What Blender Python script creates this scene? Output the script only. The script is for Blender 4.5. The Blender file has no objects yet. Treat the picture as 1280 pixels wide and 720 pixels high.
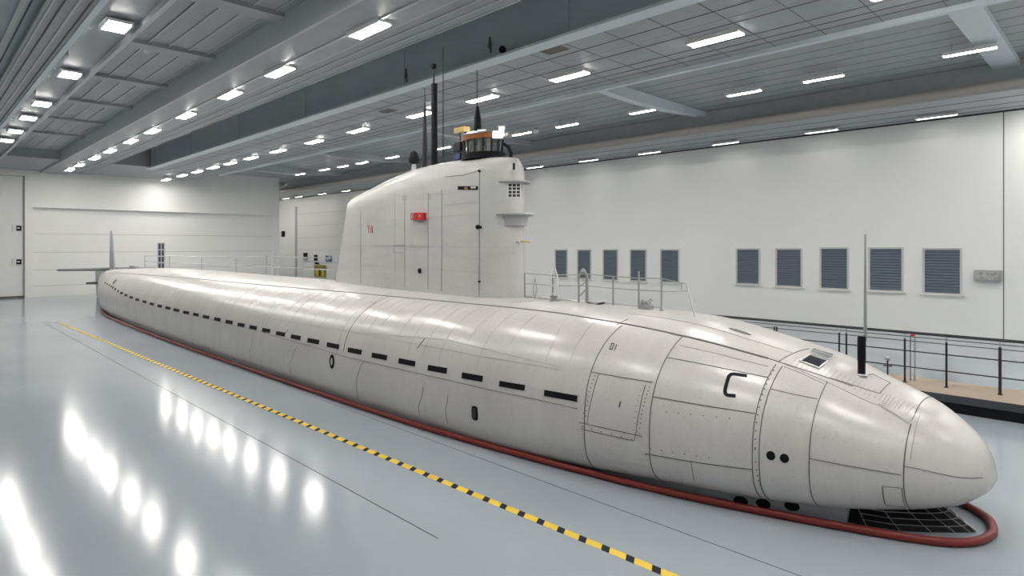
import bpy, bmesh, math, random
from mathutils import Vector, Matrix
from mathutils.bvhtree import BVHTree
random.seed(7)
S = 3.2                       # eye height in metres; the layout below is in units of S
F = 770.0; HY = 308.0
D0 = Vector((-0.712, 0.702, 0)).normalized(); R0 = Vector((D0.y, -D0.x, 0))
CAM = Vector((0, 0, S))
SC = bpy.context.scene
COL = SC.collection

# ------------------------------------------------------------------ camera
cd = bpy.data.cameras.new('camera'); cam = bpy.data.objects.new('camera', cd); COL.objects.link(cam)
cd.sensor_width = 36; cd.lens = F / 1280 * 36; cd.shift_y = -(360 - HY) / 1280
cd.clip_start = .05; cd.clip_end = 300
cam.location = CAM; cam.rotation_euler = D0.to_track_quat('-Z', 'Y').to_euler()
SC.camera = cam
SC.view_settings.view_transform = 'Standard'; SC.view_settings.look = 'None'
SC.view_settings.gamma = 1; SC.view_settings.use_curve_mapping = False
SC.view_settings.exposure = 1.62

# ------------------------------------------------------------------ survey helpers (metres)
def ray(px, py): return D0 + R0 * ((px - 640) / F) + Vector((0, 0, (HY - py) / F))
def onZ(px, py, z): d = ray(px, py); return CAM + d * ((z - S) / d.z)
def onY(px, py, y): d = ray(px, py); return CAM + d * (y / d.y)
def onX(px, py, x): d = ray(px, py); return CAM + d * (x / d.x)
def interp(tab, x):
    if x <= tab[0][0]: return tab[0][1]
    if x >= tab[-1][0]: return tab[-1][1]
    for i in range(len(tab) - 1):
        (a, b), (c, d) = tab[i], tab[i + 1]
        if a <= x <= c:
            t = (x - a) / (c - a)
            # Catmull-Rom with finite difference tangents
            m0 = ((d - b) / (c - a) if i == 0 else (d - tab[i-1][1]) / (c - tab[i-1][0])) * (c - a)
            m1 = ((d - b) / (c - a) if i == len(tab) - 2 else (tab[i+2][1] - b) / (tab[i+2][0] - a)) * (c - a)
            t2, t3 = t*t, t*t*t
            return b*(2*t3-3*t2+1) + m0*(t3-2*t2+t) + d*(-2*t3+3*t2) + m1*(t3-t2)

# ------------------------------------------------------------------ materials
def mat(name, col, rough=.5, metal=0, noise=None, bump=None, emit=None, spec=None, coat=0, trans=0):
    m = bpy.data.materials.new(name); m.use_nodes = True
    nt = m.node_tree; b = nt.nodes['Principled BSDF']
    b.inputs['Base Color'].default_value = (*col, 1); b.inputs['Roughness'].default_value = rough
    b.inputs['Metallic'].default_value = metal
    if spec is not None: b.inputs['Specular IOR Level'].default_value = spec
    if coat: b.inputs['Coat Weight'].default_value = coat; b.inputs['Coat Roughness'].default_value = .08
    if trans: b.inputs['Transmission Weight'].default_value = trans
    if emit: b.inputs['Emission Color'].default_value = (*emit[0], 1); b.inputs['Emission Strength'].default_value = emit[1]
    tc = nt.nodes.new('ShaderNodeTexCoord')
    if noise:
        sc, amt = noise[0], noise[1]
        n = nt.nodes.new('ShaderNodeTexNoise'); n.inputs['Scale'].default_value = sc; n.inputs['Detail'].default_value = 6
        mp = nt.nodes.new('ShaderNodeMapping')
        if len(noise) > 2: mp.inputs['Scale'].default_value = noise[2]
        nt.links.new(tc.outputs['Object'], mp.inputs[0]); nt.links.new(mp.outputs[0], n.inputs['Vector'])
        r = nt.nodes.new('ShaderNodeMapRange'); r.inputs[1].default_value = .3; r.inputs[2].default_value = .7
        r.inputs[3].default_value = 1 - amt; r.inputs[4].default_value = 1 + amt * .6
        nt.links.new(n.outputs['Fac'], r.inputs[0])
        mx = nt.nodes.new('ShaderNodeVectorMath'); mx.operation = 'SCALE'; mx.inputs[0].default_value = col
        nt.links.new(r.outputs[0], mx.inputs['Scale']); nt.links.new(mx.outputs[0], b.inputs['Base Color'])
    if bump:
        n = nt.nodes.new('ShaderNodeTexNoise'); n.inputs['Scale'].default_value = bump[0]; n.inputs['Detail'].default_value = 3
        nt.links.new(tc.outputs['Object'], n.inputs['Vector'])
        bp = nt.nodes.new('ShaderNodeBump'); bp.inputs['Strength'].default_value = bump[1]; bp.inputs['Distance'].default_value = .01
        nt.links.new(n.outputs['Fac'], bp.inputs['Height']); nt.links.new(bp.outputs[0], b.inputs['Normal'])
    return m
M = {}
M['floor'] = mat('floor_resin', (.345, .39, .435), .135, noise=(.35, .07), bump=(9, .04), spec=.33)
M['wall'] = mat('wall_paint', (.85, .86, .845), .6, noise=(.3, .02))
M['wall_end'] = mat('end_wall_paint', (.80, .80, .775), .6)
M['ceil'] = mat('ceiling_steel', (.33, .36, .385), .5, noise=(2.5, .06))
M['ceil_light'] = mat('ceiling_panel', (.36, .39, .41), .5, noise=(3, .08))
M['rib'] = mat('ceiling_rib', (.48, .51, .53), .4)
M['edge'] = mat('flange_pale_blue', (.62, .69, .74), .4)
M['girder'] = mat('girder_blue_grey', (.50, .57, .62), .5, noise=(.6, .05))
M['dark'] = mat('dark_joint', (.02, .02, .022), .6)
M['seam'] = mat('hull_joint', (.12, .115, .11), .7)
M['faint'] = mat('faint_joint', (.40, .38, .36), .6)
M['black'] = mat('black_paint', (.006, .006, .009), .6, spec=.2)
M['blacksteel'] = mat('black_steel', (.02, .022, .026), .45, 0, spec=.35)
M['steel'] = mat('galvanised_steel', (.42, .43, .44), .35, .7)
M['white'] = mat('white_enamel', (.72, .72, .70), .4)
M['red'] = mat('red_rubber', (.19, .014, .010), .4)
M['redpaint'] = mat('red_paint', (.55, .02, .015), .4)
M['orange'] = mat('orange_ring', (.34, .12, .025), .5)
M['yellow'] = mat('tape_yellow', (.82, .56, .06), .5)
M['tapeblack'] = mat('tape_black', (.018, .022, .032), .75, spec=.2)
M['wood'] = mat('walkway_boards', (.40, .32, .25), .6, noise=(6, .12, (.2, 3, 1)))
M['walkdark'] = mat('walkway_fascia', (.045, .05, .06), .5)
M['shutter'] = mat('roller_shutter_blue', (.10, .135, .17), .5)
M['frame'] = mat('window_frame_paint', (.55, .56, .55), .5)
M['lamp'] = mat('lamp_diffuser', (.9, .9, .88), .4, emit=((1, .96, .9), 30))
M['lamp_dim'] = mat('dim_lamp_diffuser', (.9, .9, .88), .4, emit=((1, .96, .9), 3.5))
M['spot'] = mat('floodlight_lens', (.9, .9, .9), .4, emit=((1, .93, .8), 3))
M['glass'] = mat('clear_glazing', (.85, .9, .92), .03, trans=.9)
M['darkglass'] = mat('dark_glass', (.03, .035, .045), .06)
M['greyplane'] = mat('grey_paint', (.40, .41, .42), .45)
M['planegrey'] = mat('plane_dark_grey', (.13, .14, .15), .45)
M['keel'] = mat('keel_paint', (.42, .45, .48), .5)
M['olive'] = mat('olive_notice', (.32, .33, .06), .5, noise=(7, .6))
M['blue'] = mat('blue_sign', (.04, .09, .22), .4)
M['brass'] = mat('brass', (.6, .45, .2), .3, .8)

def hull_mat():
    m = mat('submarine_paint', (.60, .58, .56), .33)
    nt = m.node_tree; b = nt.nodes['Principled BSDF']; L = nt.links
    tc = nt.nodes['Texture Coordinate']
    def noise(sc, scale, lo, hi, a, c, det=6):
        mp = nt.nodes.new('ShaderNodeMapping'); mp.inputs['Scale'].default_value = sc
        n = nt.nodes.new('ShaderNodeTexNoise'); n.inputs['Scale'].default_value = scale; n.inputs['Detail'].default_value = det
        r = nt.nodes.new('ShaderNodeMapRange'); r.inputs[1].default_value = lo; r.inputs[2].default_value = hi
        r.inputs[3].default_value = a; r.inputs[4].default_value = c
        L.new(tc.outputs['Object'], mp.inputs[0]); L.new(mp.outputs[0], n.inputs['Vector']); L.new(n.outputs['Fac'], r.inputs[0])
        return r.outputs[0]
    def mul(a, c):
        q = nt.nodes.new('ShaderNodeMath'); q.operation = 'MULTIPLY'; L.new(a, q.inputs[0]); L.new(c, q.inputs[1]); return q.outputs[0]
    big = noise((1, 1, 1), .9, .3, .7, .93, 1.04)
    streak = noise((5, .6, .6), 1.4, .4, .75, 1.0, .95)      # rain and weld streaks running round the hull
    fine = noise((1, 1, 1), 22, .57, .68, 1.0, .915)
    t = mul(mul(big, streak), fine)
    v = nt.nodes.new('ShaderNodeVectorMath'); v.operation = 'SCALE'; v.inputs[0].default_value = (.60, .58, .56)
    L.new(t, v.inputs['Scale']); L.new(v.outputs[0], b.inputs['Base Color'])
    b.inputs['Roughness'].default_value = .25
    # plate bump round the hull
    w = nt.nodes.new('ShaderNodeTexWave'); w.wave_type = 'BANDS'; w.bands_direction = 'X'
    w.inputs['Scale'].default_value = .55; w.inputs['Distortion'].default_value = .3; w.inputs['Detail'].default_value = 2
    L.new(tc.outputs['Object'], w.inputs['Vector'])
    bp = nt.nodes.new('ShaderNodeBump'); bp.inputs['Strength'].default_value = .14; bp.inputs['Distance'].default_value = .012
    n2 = nt.nodes.new('ShaderNodeTexNoise'); n2.inputs['Scale'].default_value = 5
    L.new(tc.outputs['Object'], n2.inputs['Vector'])
    ad = nt.nodes.new('ShaderNodeMath'); ad.operation = 'MULTIPLY_ADD'; L.new(n2.outputs['Fac'], ad.inputs[0]); ad.inputs[1].default_value = .12; L.new(w.outputs['Fac'], ad.inputs[2])
    L.new(ad.outputs[0], bp.inputs['Height']); L.new(bp.outputs[0], b.inputs['Normal'])
    return m
M['hull'] = hull_mat()
def sail_mat():
    m = M['hull'].copy(); m.name = 'sail_paint'
    for n in m.node_tree.nodes:
        if n.type == 'VECT_MATH': n.inputs[0].default_value = (.58, .58, .565)
        if n.type == 'BUMP': n.inputs['Strength'].default_value = .08
        if n.type == 'MAP_RANGE' and abs(n.inputs[4].default_value-.95) < .001: n.inputs[4].default_value = .93
        if n.type == 'MAPPING' and abs(n.inputs['Scale'].default_value[0] - 5) < .1: n.inputs['Scale'].default_value = (.6, .6, 4)
    return m
M['sail'] = sail_mat()

# ------------------------------------------------------------------ mesh builder
class MB:
    def __init__(s): s.v = []; s.f = []; s.m = []; s.mats = []
    def mi(s, name):
        if name not in s.mats: s.mats.append(name)
        return s.mats.index(name)
    def add(s, vs, fs, m):
        o = len(s.v); s.v += [Vector(p) for p in vs]; k = s.mi(m)
        for f in fs: s.f.append([i + o for i in f]); s.m.append(k)
        return s
    def box(s, a, b, m, mat4=None):
        x0, y0, z0 = a; x1, y1, z1 = b
        vs = [Vector(p) for p in ((x0,y0,z0),(x1,y0,z0),(x1,y1,z0),(x0,y1,z0),(x0,y0,z1),(x1,y0,z1),(x1,y1,z1),(x0,y1,z1))]
        if mat4: vs = [mat4 @ p for p in vs]
        return s.add(vs, [(0,3,2,1),(4,5,6,7),(0,1,5,4),(1,2,6,5),(2,3,7,6),(3,0,4,7)], m)
    def loft(s, rings, m, cap=True, closed=True):
        n = len(rings[0]); vs = [p for r in rings for p in r]; fs = []
        for i in range(len(rings) - 1):
            for j in range(n if closed else n - 1):
                k = (j + 1) % n
                fs.append((i*n+j, i*n+k, (i+1)*n+k, (i+1)*n+j))
        if cap:
            fs.append(tuple(range(n))[::-1]); fs.append(tuple((len(rings)-1)*n + j for j in range(n)))
        return s.add(vs, fs, m)
    def tube(s, pts, r, m, n=8, closed=False):
        pts = [Vector(p) for p in pts]; rr = r if isinstance(r, (list, tuple)) else [r] * len(pts)
        rings = []; up = None; N = len(pts)
        for i, p in enumerate(pts):
            a = pts[i-1] if (i > 0 or closed) else p; b = pts[(i+1) % N] if (i < N-1 or closed) else p
            t = (b - a).normalized()
            if up is None: up = t.orthogonal().normalized()
            up = (up - t * up.dot(t)).normalized(); w = t.cross(up)
            rings.append([p + (up*math.cos(2*math.pi*k/n) + w*math.sin(2*math.pi*k/n)) * rr[i] for k in range(n)])
        if closed:
            q = rings[0]; vs = [p for r_ in rings for p in r_]; fs = []
            # align last ring to first
            for i in range(N):
                j2 = (i+1) % N; off = 0
                if i == N-1: off = min(range(n), key=lambda o: (rings[-1][0] - rings[0][o]).length)
                for k in range(n):
                    fs.append((i*n+k, i*n+(k+1) % n, j2*n+(k+1+off) % n, j2*n+(k+off) % n))
            return s.add(vs, fs, m)
        return s.loft(rings, m)
    def lathe(s, prof, c, m, n=20, axis=Vector((0,0,1))):
        c = Vector(c); axis = axis.normalized(); u = axis.orthogonal().normalized(); w = axis.cross(u)
        rings = [[c + axis*z + (u*math.cos(2*math.pi*k/n) + w*math.sin(2*math.pi*k/n))*max(r, 1e-4) for k in range(n)] for r, z in prof]
        return s.loft(rings, m)
    def build(s, name, parent=None, smooth=False, bevel=0):
        me = bpy.data.meshes.new(name); me.from_pydata(s.v, [], s.f)
        for n in s.mats: me.materials.append(M[n])
        for p, k in zip(me.polygons, s.m): p.material_index = k
        bm = bmesh.new(); bm.from_mesh(me); bmesh.ops.recalc_face_normals(bm, faces=bm.faces)
        if bevel: bmesh.ops.bevel(bm, geom=bm.edges[:], offset=bevel, segments=2, affect='EDGES', profile=.6)
        bm.to_mesh(me); bm.free()
        o = bpy.data.objects.new(name, me); COL.objects.link(o)
        if smooth:
            for p in me.polygons: p.use_smooth = True
            if smooth != 'all':
                me.set_sharp_from_angle(angle=math.radians(smooth if smooth > 1 else 40))
        if parent:
            o.parent = parent; o.location = -parent.location if False else (0, 0, 0)
            if parent.type == 'EMPTY' or True: o.matrix_parent_inverse = parent.matrix_world.inverted() if parent.type != 'EMPTY' else Matrix.Translation(-parent.location)
        return o
def structure(o): o['kind'] = 'structure'; return o
def tag(o, label, cat, group=None):
    o['label'] = label; o['category'] = cat
    if group: o['group'] = group
    return o
def thing(name, loc, label, cat, group=None):
    o = bpy.data.objects.new(name, None); COL.objects.link(o); o.location = loc; o.empty_display_size = .2
    return tag(o, label, cat, group)

# ------------------------------------------------------------------ room
XE = -15.2*S; YR = 8.36*S; XB = 2.6*S; YL = -2.0*S; YC = None
CORN = onX(349, 300, XE).y          # outer corner where the end wall steps back
XF = XE - 7.5*S                       # far end of the recess beside it
ZT = 3.05*S
structure(MB().box((XF-.3, YL-.3, -.25), (XB+.3, YR+.3, 0), 'floor').build('floor'))
fl = MB()
def floor_line(y, x0, x1, w=.012): fl.box((x0, y-w/2, .0005), (x1, y+w/2, .0025), 'dark')
floor_line(1.30*S, -10.2*S, -1.68*S); floor_line(1.935*S, -9*S, -.35*S, .008)
structure(fl.build('trim_1'))
# right wall with a joint line
rw = MB(); rw.box((XF-.3, YR, 0), (XB+.3, YR+.3, ZT), 'wall')
xj = onY(1254.5, 300, YR).x
rw.box((xj-.015, YR-.004, 0), (xj+.015, YR+.01, 2.46*S), 'seam')
structure(rw.build('wall_right'))
structure(MB().box((XF, YR-.02, 0), (XB, YR, .03), 'blacksteel').build('baseboard_right'))
# end wall: pilasters, header and recessed leaf of the big sliding door
ew = MB()
yA = onX(-60, 300, XE).y; y0 = onX(41, 300, XE).y; y1 = onX(342, 300, XE).y; yd = onX(31, 300, XE).y
zh = onX(42, 259, XE).z; zd = onX(20, 219, XE).z
ew.box((XE-.4, yd, 0), (XE, y0, ZT), 'wall_end'); ew.box((XE-.4, y0, zh), (XE, y1, ZT), 'wall_end'); ew.box((XE-.4, y1, 0), (XE, CORN, ZT), 'wall_end')
ew.box((XE-.4, YL, zd), (XE, yd, ZT), 'wall_end'); ew.box((XE-.9, YL, 0), (XE-.4, CORN, ZT), 'wall_end')
ew.box((XE-8*S, CORN-.3, 0), (XE-.4, CORN, ZT), 'wall_end')
structure(ew.build('wall_end'))
dr = MB(); dr.box((XE-.5, y0, 0), (XE-.34, y1, zh), 'wall_end')
for py in (292, 315.5, 338, 358):
    z = onX(45, py, XE).z; dr.box((XE-.35, y0, z-.012), (XE-.335, y1, z+.012), 'faint')
structure(dr.build('door_1'))
dl = MB(); dl.box((XE-.4, YL, .12), (XE-.2, yd, zd), 'wall_end'); dl.box((XE-.4, YL, 0), (XE-.15, yd, .12), 'seam')
dl.box((XE-.2, yd-.06, .12), (XE-.12, yd, zd), 'greyplane'); dl.box((XE-.2, YL, zd-.06), (XE-.12, yd, zd), 'greyplane')
for py in (285, 327):
    p = onX(21.5, py, XE-.2)
    dl.box((XE-.2, p.y-.24, p.z-.22), (XE-.14, p.y+.24, p.z+.22), 'white')
    dl.box((XE-.14, p.y-.05, p.z-.17), (XE-.11, p.y+.2, p.z+.14), 'black'); dl.box((XE-.11, p.y-.02, p.z-.04), (XE-.10, p.y+.12, p.z+.03), 'white')
structure(dl.build('door_2'))
structure(MB().box((XF-.3, CORN-.3, 0), (XF, YR+.3, ZT), 'wall_end').build('wall_far'))
structure(MB().box((XF-.3, YL-.3, 0), (XB+.3, YL, ZT), 'wall').build('wall_left'))
structure(MB().box((XB, YL-.3, 0), (XB+.3, YR+.3, ZT), 'wall').build('wall_near'))
# narrow paned window on the end wall
wy0 = onX(198, 320, XE).y; wy1 = onX(208, 320, XE).y; wz0 = onX(203, 338, XE).z; wz1 = onX(203, 303, XE).z
XW = XE-.1
w = MB(); w.box((XE-.34, wy0, wz0), (XE-.26, wy1, wz1), 'frame'); wf = structure(w.build('window_11'))
p_ = MB()
for i in range(2):
    for j in range(4):
        a = wy0+.05+i*(wy1-wy0-.1)/2; dz = (wz1-wz0-.1)/4; b = wz0+.05+j*dz
        p_.box((XE-.265, a+.02, b+.03), (XE-.25, a+(wy1-wy0-.1)/2-.04, b+dz-.03), 'walkdark')
p_.build('pane', wf)

# roof slab and panels
ZL = 2.84*S; ZL1 = 2.64*S; ZR = 2.72*S; ZG = 2.45*S
YG0, YG1 = 3.28*S, 4.5*S; XG = onY(189, 200, YG0).x; YS = 7.3*S
ce = MB()
ce.box((XF-.3, YL-.3, ZT), (XB+.3, YR+.3, ZT+.3), 'ceil')
ce.box((XF, YL, ZL1), (XB, 1.95*S, ZT), 'ceil'); ce.box((XF, YG0+.6, ZR), (XB, YS, ZT), 'ceil_light')
ce.box((XF, YL, 2.49*S), (XG-.2, YG1, ZL), 'ceil')             # dropped bay at the far end
# ribs of the left bay, running along the hall
y = .95*S
while y < 1.9*S:
    ce.box((XG, y-.014, ZL1-.035), (XB, y+.014, ZL1), 'rib'); y += .47
# plank joints of the right bay
y = YG1+.25
while y < YS:
    ce.box((XG, y-.012, ZR-.004), (XB, y+.012, ZR+.01), 'seam'); y += .72
# joints across the perforated strips
structure(ce.build('ceiling'))
t = MB()                                                       # stepped soffit along the right wall
t.box((XF, YS, ZG), (XB, YR, ZT), 'ceil_light')
for yy in (7.62, 7.95, 8.2): t.box((XF, yy*S-.02, ZG-.006), (XB, yy*S+.02, ZG+.01), 'dark')
t.box((XF, YR-.03, ZG-.05), (XB, YR, ZG), 'dark')
structure(t.build('trim_2'))
p2 = MB(); p2.tube([(XF, 7.22*S, ZG+.12), (XB, 7.22*S, ZG+.12)], .16, 'pipe' if 'pipe' in M else 'steel', 16)
M['pipe'] = mat('beige_duct', (.33, .31, .29), .5)
p2.mats = ['pipe']; structure(p2.build('trim_3', smooth=40))
# great girder with its perforated soffit
g = MB(); g.box((XG, YG0, ZG), (XB, YG1, ZT), 'girder')
g.box((XG-.02, YG0-.28, ZG-.06), (XB, YG0+.12, ZG), 'edge')            # bottom flange
g.box((XG-.02, YG1-.06, ZG-.12), (XB, YG1+.08, ZG), 'edge')
g.box((XG, YG0+.12, ZG-.012), (XB, YG1-.06, ZG), 'ceil_light')
xx = XG + 1
k = 0
while xx < XB:
    g.box((xx-.03, YG0-.035, ZG), (xx+.03, YG0, ZT), 'girder')
    xx += 6.3
for yy in (3.55, 3.72, 3.82, 4.12, 4.25, 4.36): g.box((XG, yy*S-.012, ZG-.02), (XB, yy*S+.012, ZG-.008), 'seam' if yy != 3.72 else 'rib')
xx = XG+.3
while xx < XB:
    g.box((xx, YG0+.12, ZG-.018), (xx+.012, YG1-.06, ZG-.008), 'seam'); xx += 1.1
structure(g.build('trim_4'))
# light-carrying box beam of the left bay
Y2 = 2.20*S
b = MB(); ZB = 2.44*S
b.box((XE, 1.92*S, ZB+.06), (XB, Y2+.40, 2.7*S), 'ceil_light'); b.box((XE, 1.90*S, ZB+.02), (XB, 1.92*S, 2.7*S), 'rib')
b.box((XE, Y2-.14, ZB+.03), (XB, Y2-.07, ZB+.06), 'rib'); b.box((XE, Y2+.4, ZB+.06), (XB, Y2+.44, ZB+.16), 'rib')
b.box((XE, Y2+.44, ZB+.14), (XB, 2.64*S, 2.7*S), 'ceil'); 
for q in (.8, 1.1, 1.37): b.box((XE, Y2+q, ZB+.115), (XB, Y2+q+.03, ZB+.14), 'rib')
structure(b.build('trim_5'))
# cross beams under the left bay, arched brackets at their ends
b = MB()
for xx in [-11.0*S + i*4.3 for i in range(10)]:
    if xx < XB: b.box((xx-.25, 1.1*S, ZL1-.10), (xx+.25, 1.9*S, ZL1), 'ceil_light')
structure(b.build('trim_6'))
# right bay: slender arched tie and straight heavy beam
def hit_bar(p0, p1, z, wd, hg, m, sag=0):
    a = onZ(*p0, z); c = onZ(*p1, z); pts = []
    for i in range(13):
        f_ = i/12; p = a.lerp(c, f_); p.z = z - sag*(4*f_*(1-f_)); pts.append(p)
    dirn = (c-a).normalized(); n = Vector((-dirn.y, dirn.x, 0))*wd/2
    rings = [[p-n, p+n, p+n+Vector((0,0,hg)), p-n+Vector((0,0,hg))] for p in pts]
    return rings
ct = []
XW0 = onY(1258, 92, YS).x; XW1 = (onY(843, 155, YS).x + onY(740, 97, YG1).x)/2; DX = XW1 - XW0
for i, xw in enumerate((XW0, XW1, XW1+DX, XW1+2*DX, XW1+3*DX, XW1+4*DX)):
    b = MB(); rings = []
    for k in range(17):
        f_ = k/16; y = YG1 + (YS-YG1)*f_; z = ZR - .18 - .22*math.sin(math.pi*f_)*(i > 0); wd = .32 if i == 0 else .16
        rings.append([Vector((xw-wd, y, z)), Vector((xw+wd, y, z)), Vector((xw+wd, y, ZR)), Vector((xw-wd, y, ZR))])
    b.loft(rings, 'edge' if i < 2 else 'rib'); structure(b.build('trim_%d' % (7+i)))
# crane-rail girder and services at the far left
t = MB(); t.box((XE, .62*S, 2.38*S), (XB, .70*S, 2.6*S), 'rib'); t.box((XE, .56*S, 2.36*S), (XB, .765*S, 2.38*S), 'ceil_light'); t.box((XE, .765*S, 2.35*S), (XB, .80*S, 2.40*S), 'edge')
for yy, ww, mm in ((.50, .02, 'dark'), (.585, .03, 'rib'), (.63, .02, 'seam'), (.69, .04, 'rib'), (.74, .015, 'seam')): t.box((XE, yy*S-ww/2, 2.352*S), (XB, yy*S+ww/2, 2.36*S), mm)
t.box((XE, .36*S, 2.40*S), (XB, .44*S, 2.42*S), 'ceil'); t.box((XE, .30*S, 2.40*S), (XB, .31*S, 2.42*S), 'edge')
t.box((XE, .30*S, 2.46*S), (XB, .50*S, 2.75*S), 'girder'); t.box((XE, .34*S, 2.44*S), (XB, .37*S, 2.46*S), 'rib')
t.box((XE, .25*S, 2.42*S), (XB, .66*S, 2.5*S), 'girder'); t.box((XE, .47*S, 2.40*S), (XB, .50*S, 2.46*S), 'rib')
t.box((XE, .76*S, 2.50*S), (XB, 1.12*S, 2.56*S), 'ceil'); t.box((XE, 1.12*S, 2.46*S), (XB, 1.15*S, 2.6*S), 'rib')
structure(t.build('trim_13'))
t = MB()
for i in range(14):
    xx = -11*S + i*2.6; t.box((xx, .74*S, 2.44*S), (xx+1.5, .88*S, 2.5*S), 'ceil_light')
structure(t.build('trim_14'))

# shuttered windows of the right wall
WR = [(695,708.5,313,346),(723,738,313,347.5),(755,771.5,313,349),(789,807,313,350.5),(827,848,313,352),(922,948.5,312,354),(971.5,1001,312,357),(1027,1059,311,360),(1088,1127,311,362.5),(1156,1200,312,366)]
for i, (a, c, t0, t1) in enumerate(WR):
    p = onY(a, t1, YR); q = onY(c, t1, YR); r1 = onY((a+c)/2, t0, YR).z; r0 = onY((a+c)/2, t1, YR).z
    fr = MB()
    for (xa, za, xb, zb) in ((p.x-.07, r0-.05, p.x, r1+.06), (q.x, r0-.05, q.x+.07, r1+.06), (p.x, r1, q.x, r1+.06), (p.x, r0-.05, q.x, r0)):
        fr.box((xa, YR-.035, za), (xb, YR, zb), 'frame')
    fo = structure(fr.build('window_%d' % (i+1)))
    sh = MB(); n = 15; dz = (r1-r0)/n
    sh.box((p.x, YR-.006, r0), (q.x, YR, r1), 'shutter')
    for k in range(n):
        z = r0 + k*dz
        sh.add([(p.x, YR-.006, z), (q.x, YR-.006, z), (p.x, YR-.032, z+dz*.25), (q.x, YR-.032, z+dz*.25), (p.x, YR-.008, z+dz*.96), (q.x, YR-.008, z+dz*.96)],
               [(0,1,3,2), (2,3,5,4)], 'shutter')
    sh.build('shutter', fo)
    MB().box((p.x-.16, YR-.12, r0-.10), (q.x+.16, YR, r0-.05), 'white').build('sill', fo)

# wall light near the joint
a = onY(1219, 337, YR); c = onY(1253, 352, YR)
o = thing('wall_light', (c.x, YR, c.z), 'rusty grey rectangular light box mounted on the right wall', 'light')
MB().box((a.x, YR-.28, c.z), (c.x, YR, a.z), 'steel').build('housing', o, bevel=.02)
M['lens'] = mat('mottled_lens', (.5, .5, .48), .25, noise=(12, .5))
MB().box((a.x+.06, YR-.30, c.z+.06), (c.x-.06, YR-.27, a.z-.06), 'lens').build('lens', o, bevel=.01)

# far right-wall door panels and signs
z0 = 0
p = onY(369, 300, YR).x; q = onY(425, 300, YR).x
d = MB(); d.box((p, YR-.02, 0), (p+.5, YR, 2.2*S), 'greyplane')
d.box((p+.5, YR-.03, 0), (-14.6*S, YR, 2.22*S), 'wall_end')
for z in (.55, .9, 1.25, 1.6, 1.95): d.box((p+.5, YR-.035, z*S), (-14.6*S, YR-.03, z*S+.02), 'faint')
structure(d.build('door_3'))
def wall_item(name, px0, py0, px1, py1, m, label, cat, inner=None, dep=.06):
    a = onY(px0, py0, YR-.04); c = onY(px1, py1, YR-.04)
    b = MB(); b.box((a.x, YR-.04-dep, c.z), (c.x, YR-.03, a.z), m); w = c.x-a.x; h = a.z-c.z
    if inner == 'split': b.box((a.x, YR-.05-dep, c.z+h*.5), (c.x, YR-.04-dep, a.z), 'black')
    if inner == 'sign':
        b.box((a.x+w*.12, YR-.05-dep, c.z+h*.15), (a.x+w*.45, YR-.04-dep, a.z-h*.3), 'white'); b.box((a.x+w*.55, YR-.05-dep, c.z+h*.35), (a.x+w*.85, YR-.04-dep, a.z-h*.12), 'white')
        b.box((a.x+w*.2, YR-.055-dep, c.z+h*.15), (a.x+w*.3, YR-.045-dep, a.z-h*.5), 'blue')
    if inner == 'notice':
        b.box((a.x-.05, YR-.05, c.z-.05), (c.x+.05, YR-.03, a.z+.05), 'brass')
        for k in range(3): b.box((a.x+w*(.2+.25*k), YR-.05-dep, c.z+h*.08), (a.x+w*(.32+.25*k), YR-.04-dep, a.z-h*(.25+.1*k)), 'yellow' if k != 1 else 'black')
    return tag(b.build(name), label, cat)
wall_item('call_box', 380, 316, 385, 326, 'greyplane', 'black and grey call box on the far wall, leftmost of the small wall boxes', 'box', 'split')
wall_item('card_reader', 393, 318.5, 397, 326, 'black', 'small black box on the far wall between call box and blue sign', 'box')
wall_item('door_sensor', 394, 328, 399, 330.5, 'black', 'tiny black fitting on the far wall just above the framed olive notice', 'fitting')
wall_item('wall_sign', 407.5, 319.5, 415, 327, 'blue', 'small blue and white square sign on the far wall beside the sail', 'sign', 'sign')
wall_item('notice_board', 393.5, 331.5, 407.5, 346.5, 'olive', 'framed olive and yellow picture board on the far wall', 'board', 'notice')
wall_item('switch_box', 352.5, 289, 356, 296, 'black', 'narrow black box high beside the end wall corner', 'box')

# ------------------------------------------------------------------ ceiling lights
ORD = ['first','second','third','fourth','fifth','sixth','seventh','eighth','ninth','tenth','eleventh','twelfth','thirteenth','fourteenth','fifteenth','sixteenth']
proto = {}
def make_light(key, L_, W_, hang, lm='lamp'):
    o = thing('ceiling_light', (0,0,0), 'x', 'light')
    h = MB(); h.box((-L_/2-.04, -W_/2-.04, .0), (L_/2+.04, W_/2+.04, .06), 'white')
    h.box((-L_/2-.04, -W_/2-.04, -.03), (L_/2+.04, -W_/2, 0), 'white'); h.box((-L_/2-.04, W_/2, -.03), (L_/2+.04, W_/2+.04, 0), 'white')
    h.build('housing', o)
    MB().box((-L_/2, -W_/2, -.025), (L_/2, W_/2, -.001), lm).build('diffuser', o)
    if hang:
        for sx in (-.35, .35): MB().tube([(sx*L_, 0, .06), (sx*L_, 0, hang)], .012, 'steel', 6).build('hanger', o)
    return o
used = set()
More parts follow.
